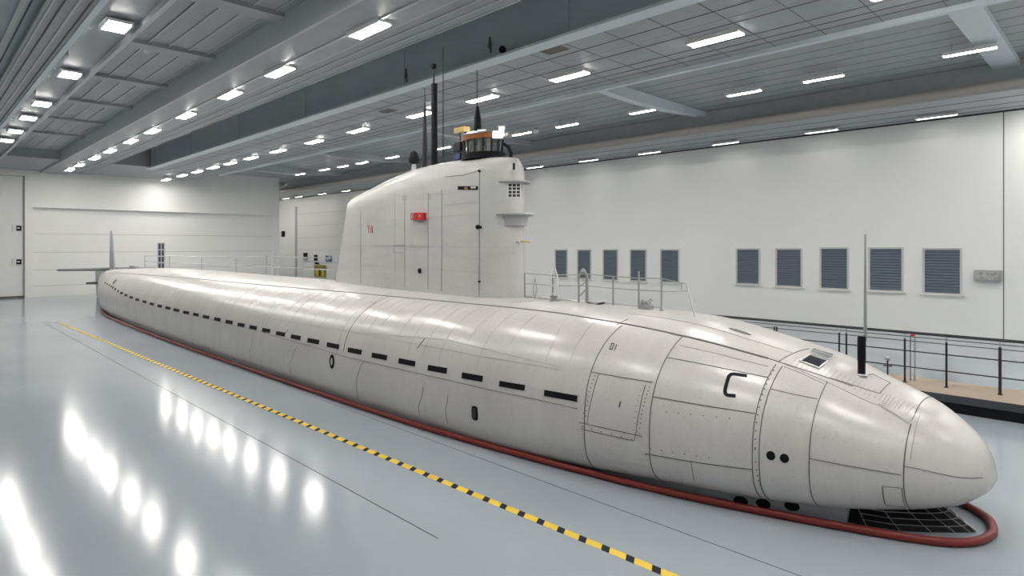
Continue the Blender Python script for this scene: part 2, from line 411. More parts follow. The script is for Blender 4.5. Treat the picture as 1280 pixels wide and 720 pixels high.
def light_row(key, pxs, y, z, L_, W_, label, group, hang=0, extra=()):
    base = make_light(key, L_, W_, hang, 'lamp_dim' if key == 'r5' else 'lamp'); first = True
    xs = [onY(px, 100, y).x for px in pxs]
    xs = [x for x in xs if x > XE+.5 or y > 7*S]
    allx = sorted(list(xs) + list(extra), reverse=True)
    for i, x in enumerate(allx):
        if first: o = base; first = False
        else:
            o = base.copy(); COL.objects.link(o)
            for c_ in base.children:
                cc = c_.copy(); COL.objects.link(cc); cc.parent = o
        o.location = (x, y, z); o['group'] = group
        k = i - len(extra)
        o['label'] = label % (ORD[k] if k >= 0 else 'the %s out beyond' % ORD[-k-1] if False else ORD[i]) if not extra else label % ORD[i]
light_row('r1', [145,87,52,35,19,8], 1.0*S, 2.46*S, .62, .42, 'bright square ceiling light of the far left row, %s from the camera end', 'square lights of the far left row', .1)
light_row('r2', [461,349,287,232,190,163,137,118,99,87], Y2, ZB, 1.15, .30, 'bright oblong light under the left box beam, %s from the camera end', 'lights under the left box beam', .04)
light_row('r3', [893,711,602,524,447,392,347,313,287,266,246,227,207], 3.97*S, ZG-.07, 1.15, .30, 'bright oblong light under the great girder soffit, %s from the camera end', 'lights under the great girder', .05, extra=())
light_row('r4', [1211,1028,929,803,708,651,597,553,490,452,428,405,375], 6.3*S, 2.62*S, 1.1, .20, 'slim white light hung below the right bay planks, %s from the camera end', 'lights of the right bay', .28)
light_row('r5', [1170,1026,906,811,735,668,432,402,373,357], 8.05*S, ZG-.09, 1.15, .16, 'slim white light under the soffit along the right wall, %s from the camera end', 'lights along the right wall', .07)
# the rows run on towards the camera, out of the frame
bases = {}
for n_, y, z, xs in (('a', Y2, ZB, (-1.1*S, .1*S, 1.3*S)), ('b', 3.97*S, ZG-.07, (-.9*S, .3*S, 1.5*S)), ('c', 6.3*S, 2.62*S, (.1*S, 1.2*S, 2.2*S)), ('d', 8.05*S, ZG-.09, (-.4*S, .8*S, 2.0*S)), ('e', 1.0*S, 2.46*S, (-3.4*S, -2.2*S, -1*S, .2*S, 1.4*S))):
    for i, x in enumerate(xs):
        o = thing('ceiling_light', (x, y, z), 'ceiling light nearer than the %s' % 'camera row', 'light', 'lights overhead beyond the frame')
        o['label'] = 'ceiling light overhead near the camera, outside the photograph'
        MB().box((x-.6, y-.16, z), (x+.6, y+.16, z+.1), 'white').build('housing', o)
        MB().box((x-.55, y-.14, z-.02), (x+.55, y+.14, z-.001), 'lamp').build('diffuser', o)

for i, x in enumerate((-16.4*S, -18.2*S, -20*S)):  # unseen lamps added behind the corner to brighten the dim recess
    o = thing('ceiling_light', (x, 7.0*S, 2.44*S), 'added ceiling light hidden behind the end wall corner, brightening the recess', 'light', 'added lights brightening the far recess')
    MB().box((x-.6, 7*S-.16, 2.44*S), (x+.6, 7*S+.16, 2.44*S+.1), 'white').build('housing', o)
    MB().box((x-.55, 7*S-.14, 2.44*S-.02), (x+.55, 7*S+.14, 2.44*S-.001), 'lamp').build('diffuser', o)
# dome cameras / fittings
def globe(name, c, r, m, label, cat, stem=0):
    o = MB(); pr = [(r*math.sin(math.pi*i/10), -r*math.cos(math.pi*i/10)) for i in range(11)]
    o.lathe(pr, c, m, 16)
    if stem: o.tube([Vector(c), Vector(c)+Vector((0,0,stem))], r*.3, 'steel', 8)
    return tag(o.build(name, smooth=50), label, cat)
globe('dome_camera', onY(850, 181, 8.1*S), .12, 'black', 'black dome camera hanging below the right wall soffit', 'camera', .25)
globe('dome_camera', onY(628, 62, YG0-.2), .09, 'black', 'black ball camera on the lower edge of the great girder', 'camera', .1)
for px, py, wh in ((507.5, 95, 'left'), (612, 57, 'right')):
    p = onY(px, py, YG0-.03); mm = MB(); mm.tube([p+Vector((0,0,.22)), p, p+Vector((.05,0,-.2))], [.02, .04, .015], 'seam', 6); mm.tube([p+Vector((-.07,0,-.02)), p+Vector((0,0,.1)), p+Vector((.08,0,.0))], .013, 'seam', 6)
    tag(mm.build('hook_fitting'), 'small dark hook fitting on the great girder face, the %s one of the pair' % wh, 'fitting')
globe('smoke_detector', onZ(670, 163, ZR-.1), .16, 'white', 'white detector on the right bay ceiling beside the bridge lamps', 'detector', .12)
globe('smoke_detector', onZ(183, 62, ZL1-.06), .10, 'white', 'small pale detector on the left bay ceiling near the square lights', 'detector', .06)
# black tube lamp and dark grille at top left
a = onZ(-12, 64, 2.5*S); c = onZ(50, 73, 2.42*S)
k = MB(); k.tube([a, c], .05, 'black', 10); tag(k.build('cable_tube', smooth=40), 'thin black tube reaching in from the upper left edge', 'tube')
a = onZ(8, 9, 2.8*S)
o = thing('ceiling_grille', a, 'dark oval grille in the upper left corner of the ceiling', 'vent')
gm = MB(); gm.lathe([(.5, 0), (.5, .06), (.01, .06)], a, 'black', 20); gm.build('backing', o)
for i in range(6):
    MB().box((a.x-.42, a.y-.36+i*.14, a.z-.02), (a.x+.42, a.y-.33+i*.14, a.z), 'rib').build('slat', o)
gm = MB(); yv = 3.42*S
for name, px, py in (('v', 694, 63), ('v', 485, 139)):
    c = onZ(px, py, ZG-.03)
    o = thing('ceiling_vent', c, 'dark slotted vent in the girder soffit, %s' % ('right of the masts' if px > 600 else 'left of the masts'), 'vent')
    v = MB(); v.box((c.x-.35, c.y-.18, c.z), (c.x+.35, c.y+.18, c.z+.02), 'faint'); v.build('frame', o)
    for i in range(5): MB().box((c.x-.32, c.y-.16+i*.07, c.z-.008), (c.x+.32, c.y-.135+i*.07, c.z), 'dark').build('slot', o)

# ------------------------------------------------------------------ submarine
YC = 2.67
TIP = -.335
Wt = [(0,.0),(.01,.062),(.03,.12),(.06,.172),(.1,.218),(.2,.29),(.35,.372),(.65,.475),(1.1,.572),(1.8,.635),(2.6,.67),(3.9,.69),(7,.69),(9.4,.64),(10.6,.59),(11.65,.41),(12.3,.29),(12.85,.18),(13.15,.05),(13.2,.012)]
Tt = [(0,.215),(.03,.292),(.1,.368),(.19,.430),(.35,.492),(.49,.55),(.78,.615),(1.08,.668),(1.6,.685),(2.3,.69),(9,.69),(10.2,.67),(11.2,.63),(12.2,.60),(12.8,.565),(13.2,.50)]
Bt = [(0,.20),(.01,.175),(.03,.148),(.1,.10),(.3,.05),(.65,.01),(1.0,-.01),(1.4,-.05),(2.0,-.10),(3,-.12),(10.2,-.12),(11.5,-.06),(12.4,.0),(13.2,.06)]
Ct = [(0,.21),(.3,.24),(1,.24),(2,.22),(11,.22),(13.2,.25)]
def ex(s): return 2.0 + .55*min(1, s/1.6)
def exl(s): return interp([(0, 2.0), (.15, 2.4), (.5, 3.1), (1.5, 3.3), (9, 3.1), (10.3, 2.6), (11.5, 2.0), (13.2, 1.8)], s)
def sect(s):
    return interp(Wt, s), interp(Tt, s), interp(Bt, s), interp(Ct, s), ex(s)
def spow(v, p): return math.copysign(abs(v)**p, v)
def hp(s, th, lift=0):
    """hull point; th: 0 = near side widest, +pi/2 = crown, negative below; metres"""
    W, T, B, C, p = sect(s)
    if th < 0: p = exl(s)
    c_, s_ = math.cos(th), math.sin(th)
    y = YC - W*spow(c_, 2/p); z = C + ((T-C) if s_ >= 0 else (C-B))*spow(s_, 2/p)
    z = max(z, .004)
    P = Vector(((TIP - s)*S, y*S, z*S))
    if lift:
        e = 1e-3; a = hp(s+e, th) - hp(s-e if s > e else s, th); q = hp(s, th+e) - hp(s, th-e)
        n = a.cross(q)
        if n.length < 1e-9: n = Vector((1,0,0))
        n.normalize()
        ctr = Vector((P.x, YC*S, C*S))
        if n.dot(P-ctr) < 0: n = -n
        P = P + n*lift
    return P
def hull_mesh():
    m = MB(); rings = []; NS = 150; NT = 72
    ss = []
    s = .002; 
    while s < 13.19:
        ss.append(s); s += .012 if s < .12 else (.03 if s < .9 else (.1 if s < 11 else .06))
    ss.append(13.2)
    for s in ss:
        W, T, B, C, p = sect(s)
        lo = -math.pi/2
        if B < 0.004:
            lo = -math.asin(min(1, ((C-.004)/(C-B))**(exl(s)/2)))
        r = []
        for i in range(NT//2+1):
            th = lo + (math.pi/2-lo)*i/(NT//2); r.append(hp(s, th))
        far = [Vector((q.x, 2*YC*S - q.y, q.z)) for q in r[-2::-1]]
        rings.append(r+far)
    n = len(rings[0])
    m.loft(rings, 'hull')
    return m, n
hm, _ = hull_mesh()
bv = BVHTree.FromPolygons(hm.v, hm.f)
def cast(px, py, tree=None):
    r = (tree or bv).ray_cast(CAM, ray(px, py).normalized())
    return r[0]
def inv(P):
    s = TIP - P.x/S; W, T, B, C, p = sect(s)
    w = max(0, (YC - P.y/S)/W); dz = P.z/S - C; p = p if dz >= 0 else exl(s); h = dz/((T-C) if dz >= 0 else (C-B))
    return s, math.atan2(spow(h, p/2), (YC - P.y/S)/abs(YC-P.y/S+1e-9)*w**(p/2) if w > 0 else 0)
def pix(px, py):
    P = cast(px, py)
    return None if P is None else inv(P)
def strip(m, path, w, mt, lift=.004, depth=.012, closed=False, sub=6):
    """flat bar of width w following the hull along (s, th) points"""
    q = []
    n = len(path)
    for i in range(n if closed else n-1):
        a, b = path[i], path[(i+1) % n]
        for k in range(sub): q.append((a[0]+(b[0]-a[0])*k/sub, a[1]+(b[1]-a[1])*k/sub))
    if not closed: q.append(path[-1])
    pts = [hp(*p, lift) for p in q]; nr = [(hp(*p, .1)-hp(*p, .0001)).normalized() for p in q]
    rings = []; N = len(pts)
    for i in range(N):
        a = pts[i-1] if (i or closed) else pts[i]; b = pts[(i+1) % N] if (i < N-1 or closed) else pts[i]
        t = (b-a)
        if t.length < 1e-9: t = Vector((1,0,0))
        sd = t.normalized().cross(nr[i]).normalized()*w/2
        rings.append([pts[i]-sd, pts[i]+sd, pts[i]+sd-nr[i]*depth, pts[i]-sd-nr[i]*depth])
    if closed: rings.append(rings[0])
    m.loft(rings, mt, cap=not closed)
def pline(m, pxs, w, mt='seam', closed=False, **k):
    pa = [pix(*p) for p in pxs]; pa = [p for p in pa if p]
    if len(pa) > 1: strip(m, pa, w, mt, closed=closed, **k)
def ring(m, px, py, w, mt='seam', th0=None, th1=1.15, lift=.004):
    s, _ = pix(px, py); W, T, B, C, p = sect(s)
    lo = -1.3 if B > 0 else -math.asin(min(1, ((C-.01)/(C-B))**(exl(s)/2)))
    lo = lo if th0 is None else th0
    strip(m, [(s, lo+(th1-lo)*i/16) for i in range(17)], w, mt, lift=lift)
def disc(m, c, rs, rt, mt, lift=.006, n=20, dp=.01, sq=1.0):
    """oval plate let into the skin; rs, rt radii in metres along / round the hull"""
    P = hp(*c); hit = bv.find_nearest(P); P, nn = hit[0], hit[1]
    if nn.y > 0 and P.y < YC*S - .3: nn = -nn
    if nn.z < 0 and P.y >= YC*S - .3: nn = -nn
    u = Vector((1, 0, 0)); u = (u - nn*u.dot(nn)).normalized(); v = nn.cross(u).normalized(); top = []; bot = []
    for j in range(n):
        a = 2*math.pi*j/n; q = P + u*rs*spow(math.cos(a), sq) + v*rt*spow(math.sin(a), sq)
        h = bv.ray_cast(q + nn*.3, -nn); q = h[0] if h[0] else q
        top.append(q + nn*lift); bot.append(q - nn*dp)
    m.loft([bot, top], mt)

sub = thing('submarine', (-6.5*S, YC*S, 0), 'long off-white submarine standing on the hall floor', 'submarine')
DL = [(134,341.5),(180,343.6),(245,348.4),(300,353.5),(348.6,358),(440,365.8),(500,371.5),(570,378),(640,384.5),(700,391.5),(770,403),(846,418.6),(910,434),(960,448),(1000,461),(1003,462)]
pline(hm, DL[:-2], .030, 'seam', lift=.006); pline(hm, [(960,448),(1000,461),(1034,472),(1066,483)], .010, 'seam')
for px, py, t1 in ((1130,580,2.4),(1012,560,1.0),(949,565,1.02),(940.5,559,1.02),(816,496,1.06),(735,480,1.08)): ring(hm, px, py, .010, th1=t1)
ring(hm, 441, 406, .012, th0=.16); 
# main panel joints
for pts, w in (([(834,447),(897,459),(960,472)], .012), ([(816,496),(880,507),(944,517)], .014), ([(806,567),(870,578),(940,587)], .014), ([(864,578),(866,590),(868,600)], .008),
               ([(963,486),(992,493),(1022,499)], .010), ([(1012,573),(1070,584),(1126,594)], .010), ([(1128,582),(1165,590),(1196,596.5),(1215,598),(1228,597)], .009),
               ([(1103,608),(1127,610),(1132,633)], .008), ([(1103,608),(1107,631)], .016), ([(1107,631),(1132,634)], .006),
               ([(739,465),(778,472),(816,478)], .013), ([(749,467),(740,497),(734,530)], .008), ([(807,481),(800,510),(795,542)], .008),
               ([(724,528),(764,537),(803,546)], .010), ([(726,536),(760,544),(792,551),(795,542)], .008),
               ([(454,452),(446,474),(448,500)], .009), ([(529,484),(523,508),(525,520)], .009), ([(560,494),(557,512),(560,530)], .006),
               ([(371,434),(362,455),(364,468)], .008), ([(316,424),(312,440),(314,450)], .006),
               ([(973,452),(985,445),(1002,438),(1011,436)], .012), ([(1034,472),(1068,482),(1100,492),(1114,478)], .012), ([(1114,478),(1095,466),(1075,472)],.006),
               ([(243,348),(255,343),(275,341)], .02), ([(463,384),(478,371),(490,366)], .012), ([(771,406),(785,399)], .01)):
    pline(hm, pts, w*.7)
pline(hm, [(230,391),(320,413),(440,448),(560,475),(700,506),(722,511)], .006, 'seam')
pline(hm, [(230,380),(440,415),(560,425),(700,459)], .004, 'faint')
for pts in ([(445,416),(520,430),(600,445),(700,462)], [(850,432),(900,443),(960,458)], [(973,452),(1030,476),(1100,508),(1136,530)], [(980,458),(1000,466),(1030,480)],
            [(712,452),(728,420),(744,402)], [(638,430),(652,410),(672,393)], [(682,452),(694,425),(712,395)], [(1150,518),(1143,545),(1138,575)], [(786,392),(860,403),(930,422),(990,441)]):
    pline(hm, pts, .006, 'faint')
# fine plate joints on the shoulder
for i in range(70):
    s = 2.0 + i*.145 + random.uniform(-.03, .03)
    a = random.uniform(.25, .6); strip(hm, [(s, a+(1.12-a)*k/6) for k in range(7)], random.choice((.004, .004, .007)), 'faint', lift=.003)
for s in (3.3, 4.4, 5.2, 6.3, 7.4, 8.6, 9.8, 11): strip(hm, [(s, .1+(1.0)*k/6) for k in range(7)], .007, 'faint', lift=.003)
# corrugations on the bow crown
for i in range(12):
    pline(hm, [(1099+i*3.6, 506+i*2.2), (1103+i*3.6, 500+i*2.2), (1108+i*3.4, 494+i*2.3)], .022, 'hull', lift=.010, depth=.02)
for i in range(26):                                            # fine ribs over the crown between window and nose joint
    a = (985+i*6.1, 452+i*2.1+max(0, i-8)*.62)
    pline(hm, [(a[0]+4, a[1]+4), (a[0]+8, a[1]-1), (a[0]+12, a[1]-5)], .007, 'faint', lift=.003)
# rivets
def dots(px0, px1, n, r=.008, mt='seam'):
    a, c = pix(*px0), pix(*px1)
    if a and c:
        for i in range(n):
            f_ = i/(n-1); disc(hm, (a[0]+(c[0]-a[0])*f_, a[1]+(c[1]-a[1])*f_), r, r, mt, lift=.004, n=6, dp=.004)
dots((744,470),(731,528),11); dots((743,470),(728,534),12,.006); dots((812,484),(799,542),12); dots((803,482),(792,538),9,.006); dots((833,515),(912,523),6); dots((813,561),(886,572),6); dots((728,533),(790,549),6)
for a_, c_ in (((967,463),(951,500)), ((951,500),(944,560)), ((944,562),(952,610))): dots(a_, c_, 7, .009)
# lettering and marks
hm_marks = hm
pline(hm, [(933.8,469.9),(918,467.6),(914,467.9),(911,470.7),(908.5,479),(906.4,487.7),(906.6,491.5),(909,493.9),(919.6,494.9)], .042, 'black', lift=.007)
for pts in ([(765,429),(762,437)], [(768,430),(765,437)], [(771,431),(768,438)], [(765,429),(768,430)], [(762,437),(765,437)]): pline(hm, pts, .008, 'black', lift=.006)
pline(hm, [(775.6,501.5),(774,509)], .012, 'black'); pline(hm, [(489,394),(478,405)], .03, 'faint'); pline(hm, [(531.5,423),(521.5,436)], .014, 'black')
pline(hm, [(360,412),(357,416)], .02, 'seam')
hull_o = hm.build('hull', sub, smooth=28)

# drain slots
SL = [((464.8,443.7),(483.7,447.3)), ((498.3,450.8),(519,454.9)), ((535,459.5),(558.6,463.6)), ((577.5,469),(603.3,473.7)), ((624.2,479.4),(655.9,484.9)), ((680.5,491),(721.5,498.5)), ((435,437.2),(452,440.4))]
for cx, cy, w in ((97,308,26),(147,320,30),(199,333,34),(259,348,34),(320,361,32),(382,375,38),(452,390,38),(524,406,42),(598,424,42),(672,440,44),(752,458,48),(841,479,54),(934,500,58),(1042,524,70),(1163,552,74),(48,295,24)):
    x = 180+cx/4.923; y = 320+cy/4.923; h = w/4.923/2; SL.append(((x-h, y-h*.2), (x+h, y+h*.2)))
for x, y, h in ((180.7,377.2,2.2),(171.7,374.7,2.1),(164,371.7,1.9),(157.5,369,1.6),(152,366.3,1.5),(147.5,363.8,.8),(144.2,361.3,.7),(141.5,359.5,.6),(139,358,.6),(136.5,356.3,.6),(134,355,.6),(131.5,353.6,.6)):
    SL.append(((x-h, y-.2*h), (x+h, y+.2*h)))
for a_, c_ in sorted(SL):
    A, B_ = pix(*a_), pix(*c_)
    if A and B_:
        m = MB(); strip(m, [A, B_], .085 if a_[0] > 600 else (.095 if a_[0] > 140 else .07), 'black', lift=.006, sub=3); m.build('drain_slot', sub)
# ports and torpedo-style openings
for px, py in ((963.5,569.5),(980.5,573)):
    m = MB(); disc(m, pix(px, py), .048, .052, 'black', lift=.006); m.build('round_opening', sub)
m = MB(); c_ = pix(415, 452); disc(m, c_, .10, .15, 'black', lift=.008); disc(m, c_, .035, .075, 'hull', lift=.014); m.build('oval_port', sub)
m = MB(); c_ = pix(593.5, 516.5); disc(m, c_, .070, .115, 'black', lift=.008, sq=.55, n=28); disc(m, c_, .04, .08, 'darkglass', lift=.013, sq=.6); m.build('side_port', sub)
m = MB(); c_ = pix(143.5, 352); disc(m, c_, .12, .12, 'seam', lift=.02); m.build('stern_port', sub)

# sail
XT0, XF0 = -4.90, -2.655
ZTt = [(-4.75,1.33),(-4.62,1.395),(-4.40,1.44),(-4.135,1.49),(-3.71,1.555),(-3.336,1.575),(-3.0,1.573),(-2.75,1.555),(-2.62,1.53)]
def sail_section(k):
    xt = XT0 + .22*k; xf = XF0 - .0*k
    pts = []
    N = 40
    for i in range(N+1):
        u = i/N
        if u < .6: sx = u/.6*.90
        else: sx = .90 + .10*math.sin((u-.6)/.4*math.pi/2)
        x = xt + (xf-xt)*sx
        t_ = .158*(1-max(0, 1-sx/.8)**1.8)+.006 if sx < .9 else .164*math.sqrt(max(0, 1-((sx-.9)/.1)**2.2))
        pts.append((x, t_))
    return pts
def sail_ring(k, kk, tf):
    near = []; far = []
    for x, t_ in sail_section(k):
        z = .64 + kk*(interp(ZTt, x)-.64)
        near.append(Vector((x*S, (YC - t_*tf)*S, z*S))); far.append(Vector((x*S, (YC + t_*tf)*S, z*S)))
    return near + far[-2:0:-1]
sm = MB(); rings = [sail_ring(k, k, 1-.06*k) for k in (0, .2, .4, .6, .8, .9)]
for f_ in (.25, .5, .7, .85, .95, 1.0):
    kk = .9 + .1*math.sin(f_*math.pi/2); tf = .946*(1 - (1-math.cos(f_*math.pi/2))*.97) if f_ < 1 else .02
    rings.append(sail_ring(.9+.1*f_, kk, tf))
sm.loft(rings, 'sail')
sbv = BVHTree.FromPolygons(sm.v, sm.f)
def scast(px, py, lift=.004):
    r = sbv.ray_cast(CAM, ray(px, py).normalized())
    return (None, None) if r[0] is None else (r[0] + r[1]*lift*(1 if r[1].dot(ray(px, py)) < 0 else -1), r[1]*(1 if r[1].dot(ray(px, py)) < 0 else -1))
def sline(m, pxs, w, mt='seam', lift=.004, depth=.01, sub=5):
    q = []
    for i in range(len(pxs)-1):
        for k in range(sub): q.append((pxs[i][0]+(pxs[i+1][0]-pxs[i][0])*k/sub, pxs[i][1]+(pxs[i+1][1]-pxs[i][1])*k/sub))
    q.append(pxs[-1]); h = [scast(*p, lift) for p in q]; h = [p for p in h if p[0] is not None]
    if len(h) < 2: return
    rings = []
    for i, (p, n) in enumerate(h):
        t_ = (h[min(i+1, len(h)-1)][0]-h[max(i-1, 0)][0]).normalized(); sd = t_.cross(n).normalized()*w/2
        rings.append([p-sd, p+sd, p+sd-n*depth, p-sd-n*depth])
    m.loft(rings, mt)
sline(sm, [(451,247),(451,354)], .010); sline(sm, [(506,222),(506,359)], .012); sline(sm, [(535.5,214),(535,362)], .009); sline(sm, [(552.5,212),(552,364)], .011); sline(sm, [(599.5,213),(599,370)], .014)
sline(sm, [(493.5,238),(494,358)], .006, 'faint'); sline(sm, [(557,221),(580,219),(593,215),(600,211)], .008)
for pts in ([(430,280),(500,275),(599,267)], [(428,306),(500,308),(599,309)], [(552,256),(599,253)], [(494,266),(506,266)], [(523,243),(552,242)], [(600,309),(650,309)], [(426,330),(500,334),(599,341)]): sline(sm, pts, .006, 'faint', sub=10)
sline(sm, [(491,307),(506,307)], .009); sline(sm, [(492,316),(504,316)], .009); sline(sm, [(492,308),(492,316)], .006)
sline(sm, [(504,245),(504,250),(508,250),(508,245),(504,245)], .006, sub=1); sline(sm, [(535,244),(538,244),(538,249),(535,249)], .006, sub=1)
# red and dark numerals 1 6
sline(sm, [(459,283),(461,281.5),(461,291)], .022, 'redpaint', lift=.007, sub=2); sline(sm, [(464.8,282),(463.3,286),(463.3,290.5),(465.2,291),(465.4,287),(463.6,286.5)], .016, 'redpaint', lift=.007, sub=2)
sline(sm, [(466,282),(466,291)], .006, 'black', lift=.007, sub=2)
sail_o = sm.build('sail', sub, smooth=28)
def splate(m, x0, y0, x1, y1, mt, lift=.01, depth=.02, n=4):
    grid = [scast(x0+(x1-x0)*i/n, y, lift) for i in range(n+1) for y in (y0, y1)]
    rings = []
    for i in range(n+1):
        a, c = grid[2*i], grid[2*i+1]
        if a[0] is None or c[0] is None: continue
        rings.append([a[0], c[0], c[0]-c[1]*depth, a[0]-a[1]*depth])
    if len(rings) > 1: m.loft(rings, mt)
m = MB(); splate(m, 572.5, 232.8, 597.5, 237.2, 'black', .008); splate(m, 581, 234, 585, 236.5, 'brass', .012); splate(m, 589, 233.5, 595, 235.5, 'white', .012); m.build('sail_slot', sub)
lb = MB(); splate(lb, 515.5, 266.5, 521.8, 275, 'redpaint', .05, .08); splate(lb, 522.3, 266, 533, 275, 'redpaint', .09, .12)
sline(lb, [(519.5,268.5),(517,268.5),(517,273),(519.5,273)], .012, 'white', .056, .01, 2); sline(lb, [(517,270.8),(519,270.8)], .010, 'white', .056, .01, 1)
sline(lb, [(528,268.5),(530,271),(528,271)], .014, 'white', .096, .01, 1); lo_ = lb.build('red_sign_box', sub)
lo_['label'] = 'red box with white letter'
m = MB(); p, n = scast(525, 338.5); m.lathe([(.055, 0), (.055, .02), (.02, .025)], p, 'black', 14, n); m.build('round_opening', sub)
m = MB(); p, n = scast(601, 284); m.lathe([(.03, 0), (.02, .06), (.045, .07), (.045, .11), (.01, .12)], p, 'black', 10, n); m.build('knob', sub)
for px, py in ((600,352),(600,214)):
    m = MB(); p, n = scast(px, py); m.lathe([(.02, 0), (.02, .04)], p, 'black', 8, n); m.build('bolt', sub)
m = MB(); splate(m, 641, 204, 643.5, 212, 'black', .006); m.build('slit', sub)
# front grille with openings in a light frame
gr = MB(); splate(gr, 634, 228.5, 650.5, 247, 'white', .012, .03, 8); go = gr.build('grille', sub)
cells = MB()
for i in range(3):
    for j in range(4):
        x0 = 635.5+i*5; y0 = 230+j*4.3; splate(cells, x0, y0, x0+3.6, y0+3.1, 'dark', .018, .01, 2)
cells.build('grille_opening', go)
# sail planes: flat ovals wrapped round the leading edge
def plane_shape(z, cx, r_long, y_half, th=.02, rise=.0):
    m = MB(); lo = []; hi = []
    pts = []
    for i in range(36):
        a = 2*math.pi*i/36; pts.append((cx + r_long*math.cos(a), YC*S + y_half*math.sin(a)))
    rings = []
    for dz, f_ in ((-th, .96), (-th*.3, 1), (th*.4, 1), (th, .95)):
        rings.append([Vector((cx+(x-cx)*f_, YC*S+(y-YC*S)*f_, z+dz)) for x, y in pts])
    m.loft(rings, 'greyplane'); return m
z1 = onY(640, 228.5, YC*S).z; z2 = onY(641, 268.5, YC*S).z
plane_shape(z1, XF0*S-.16, .36, .36).build('sail_plane', sub, smooth=40)
m = plane_shape(z2, XF0*S-.10, .36, .42); m.build('sail_plane', sub, smooth=40)
m = MB(); 
rings = [[Vector((XF0*S-.10+r*.5*math.cos(2*math.pi*i/24), YC*S+r*.62*math.sin(2*math.pi*i/24), z2-dz)) for i in range(24)] for r, dz in ((.5, .02), (.47, .08), (.43, .22))]
m.loft(rings, 'greyplane'); m.build('plane_bracket', sub, smooth=40)
p, n = scast(651, 302); m = MB(); m.tube([p, p+Vector((.22, .05, 0))], .018, 'brass', 8); m.build('nozzle', sub)
p, n = scast(645, 303); m = MB(); m.tube([p, p+n*.1, p+n*.1-Vector((0,0,.06))], .012, 'steel', 6); m.build('hook', sub)

# masts
def zat(py, x, y):   # height of image row py on the vertical through (x, y)
    d = (Vector((x, y, 0))).dot(D0); return S - (py-HY)*d/F
def mast(px, pytop, pybot, r, mt, name, prof=None, xoff=0):
    P = onY(px, pybot, YC*S); h = zat(pytop, P.x, P.y) - P.z; m = MB()
    pr = prof or [(r, 0), (r, 1)]
    m.lathe([(a*1.0, b*h) for a, b in pr], P - Vector((0,0,.05)), mt, 12); o = m.build(name, sub, smooth=40); return P, h
mast(531, 108, 212, .03, 'blacksteel', 'mast', [(.055, 0), (.06, .3), (.035, .7), (.012, .85), (.008, 1)])
mast(543, 102, 210, .06, 'black', 'periscope', [(.075, 0), (.07, 1)])
mast(542.3, 84, 104, .02, 'blacksteel', 'periscope_rod', [(.022, 0), (.02, 1)])
P = onY(542.3, 83, YC*S); m = MB(); m.lathe([(.01, -.07), (.05, -.05), (.065, 0), (.05, .05), (.01, .07)], P, 'black', 12); m.build('periscope_head', sub, smooth=50)
mast(554, 56, 208, .012, 'blacksteel', 'whip_antenna', [(.016, 0), (.010, 1)])
mast(597, 130, 178, .06, 'black', 'mast', [(.05, 0), (.085, .25), (.07, .7), (.03, 1)])
mast(596.5, 84, 131, .01, 'blacksteel', 'whip_antenna', [(.015, 0), (.012, .9), (.005, 1)])
P = onY(517.5, 197, YC*S)
m = MB(); m.lathe([(.03, -.16), (.03, -.13), (.12, -.12), (.125, -.04), (.10, .09), (.04, .15), (.005, .17)], P, 'black', 14); m.build('mast_head', sub, smooth=50)
m = MB(); m.lathe([(.07, -.42), (.09, -.36), (.06, -.28), (.05, -.16)], P, 'steel', 12); m.tube([P+Vector((.05,0,-.3)), P+Vector((.1,0,-.5))], .03, 'steel', 6); m.build('mast_foot', sub, smooth=40)
# bridge
bc = onY(604, 196, YC*S); bx, by = bc.x, YC*S
zb = interp(ZTt, bx/S)*S - .04
def oval(z, rx, ry, n=32, ox=0): return [Vector((bx+ox+rx*math.cos(2*math.pi*i/n), by+ry*math.sin(2*math.pi*i/n), z)) for i in range(n)]
bp_ = zat(172, bx, by)
m = MB(); m.loft([oval(zb, .53, .40), oval(zb+.12, .53, .40), oval(zb+.12, .46, .34), oval(zb+.04, .46, .34)], 'black'); br = m.build('bridge_coaming', sub, smooth=40)
m = MB()
for i in range(14):
    a = 2*math.pi*i/14; m.tube([(bx+.46*math.cos(a), by+.34*math.sin(a), zb+.1), (bx+.48*math.cos(a), by+.35*math.sin(a), bp_-.05)], .022, 'blacksteel', 6)
m.build('stanchions', sub)
m = MB(); m.loft([oval(zb+.1, .44, .33), oval(bp_-.03, .45, .335), oval(bp_-.03, .43, .32), oval(zb+.1, .42, .31)], 'glass'); m.build('windscreen', sub, smooth=60)
m = MB(); m.loft([oval(bp_-.07, .50, .37), oval(bp_+.02, .51, .38), oval(bp_+.04, .46, .34), oval(bp_-.06, .44, .32)], 'orange'); m.build('orange_ring', sub, smooth=60)
m = MB(); m.loft([oval(bp_+.03, .52, .39), oval(bp_+.07, .50, .37), oval(bp_+.07, .2, .15)], 'steel'); m.build('bridge_top', sub, smooth=40)
for dx, dy, h, w, mt in ((-.28,-.14,.36,.08,'white'), (-.1,-.2,.28,.06,'blacksteel'), (.12,-.18,.33,.07,'steel'), (.3,-.1,.36,.07,'white'), (0,.12,.34,.10,'blacksteel'), (-.3,.1,.3,.08,'brass'), (.22,-.2,.2,.05,'brass')):
    m = MB(); m.lathe([(w, 0), (w*1.05, h*.3), (w*.7, h*.5), (w, h*.7), (w*.8, h)], (bx+dx, by+dy, zb+.03), mt, 12); m.build('instrument', sub, smooth=40)
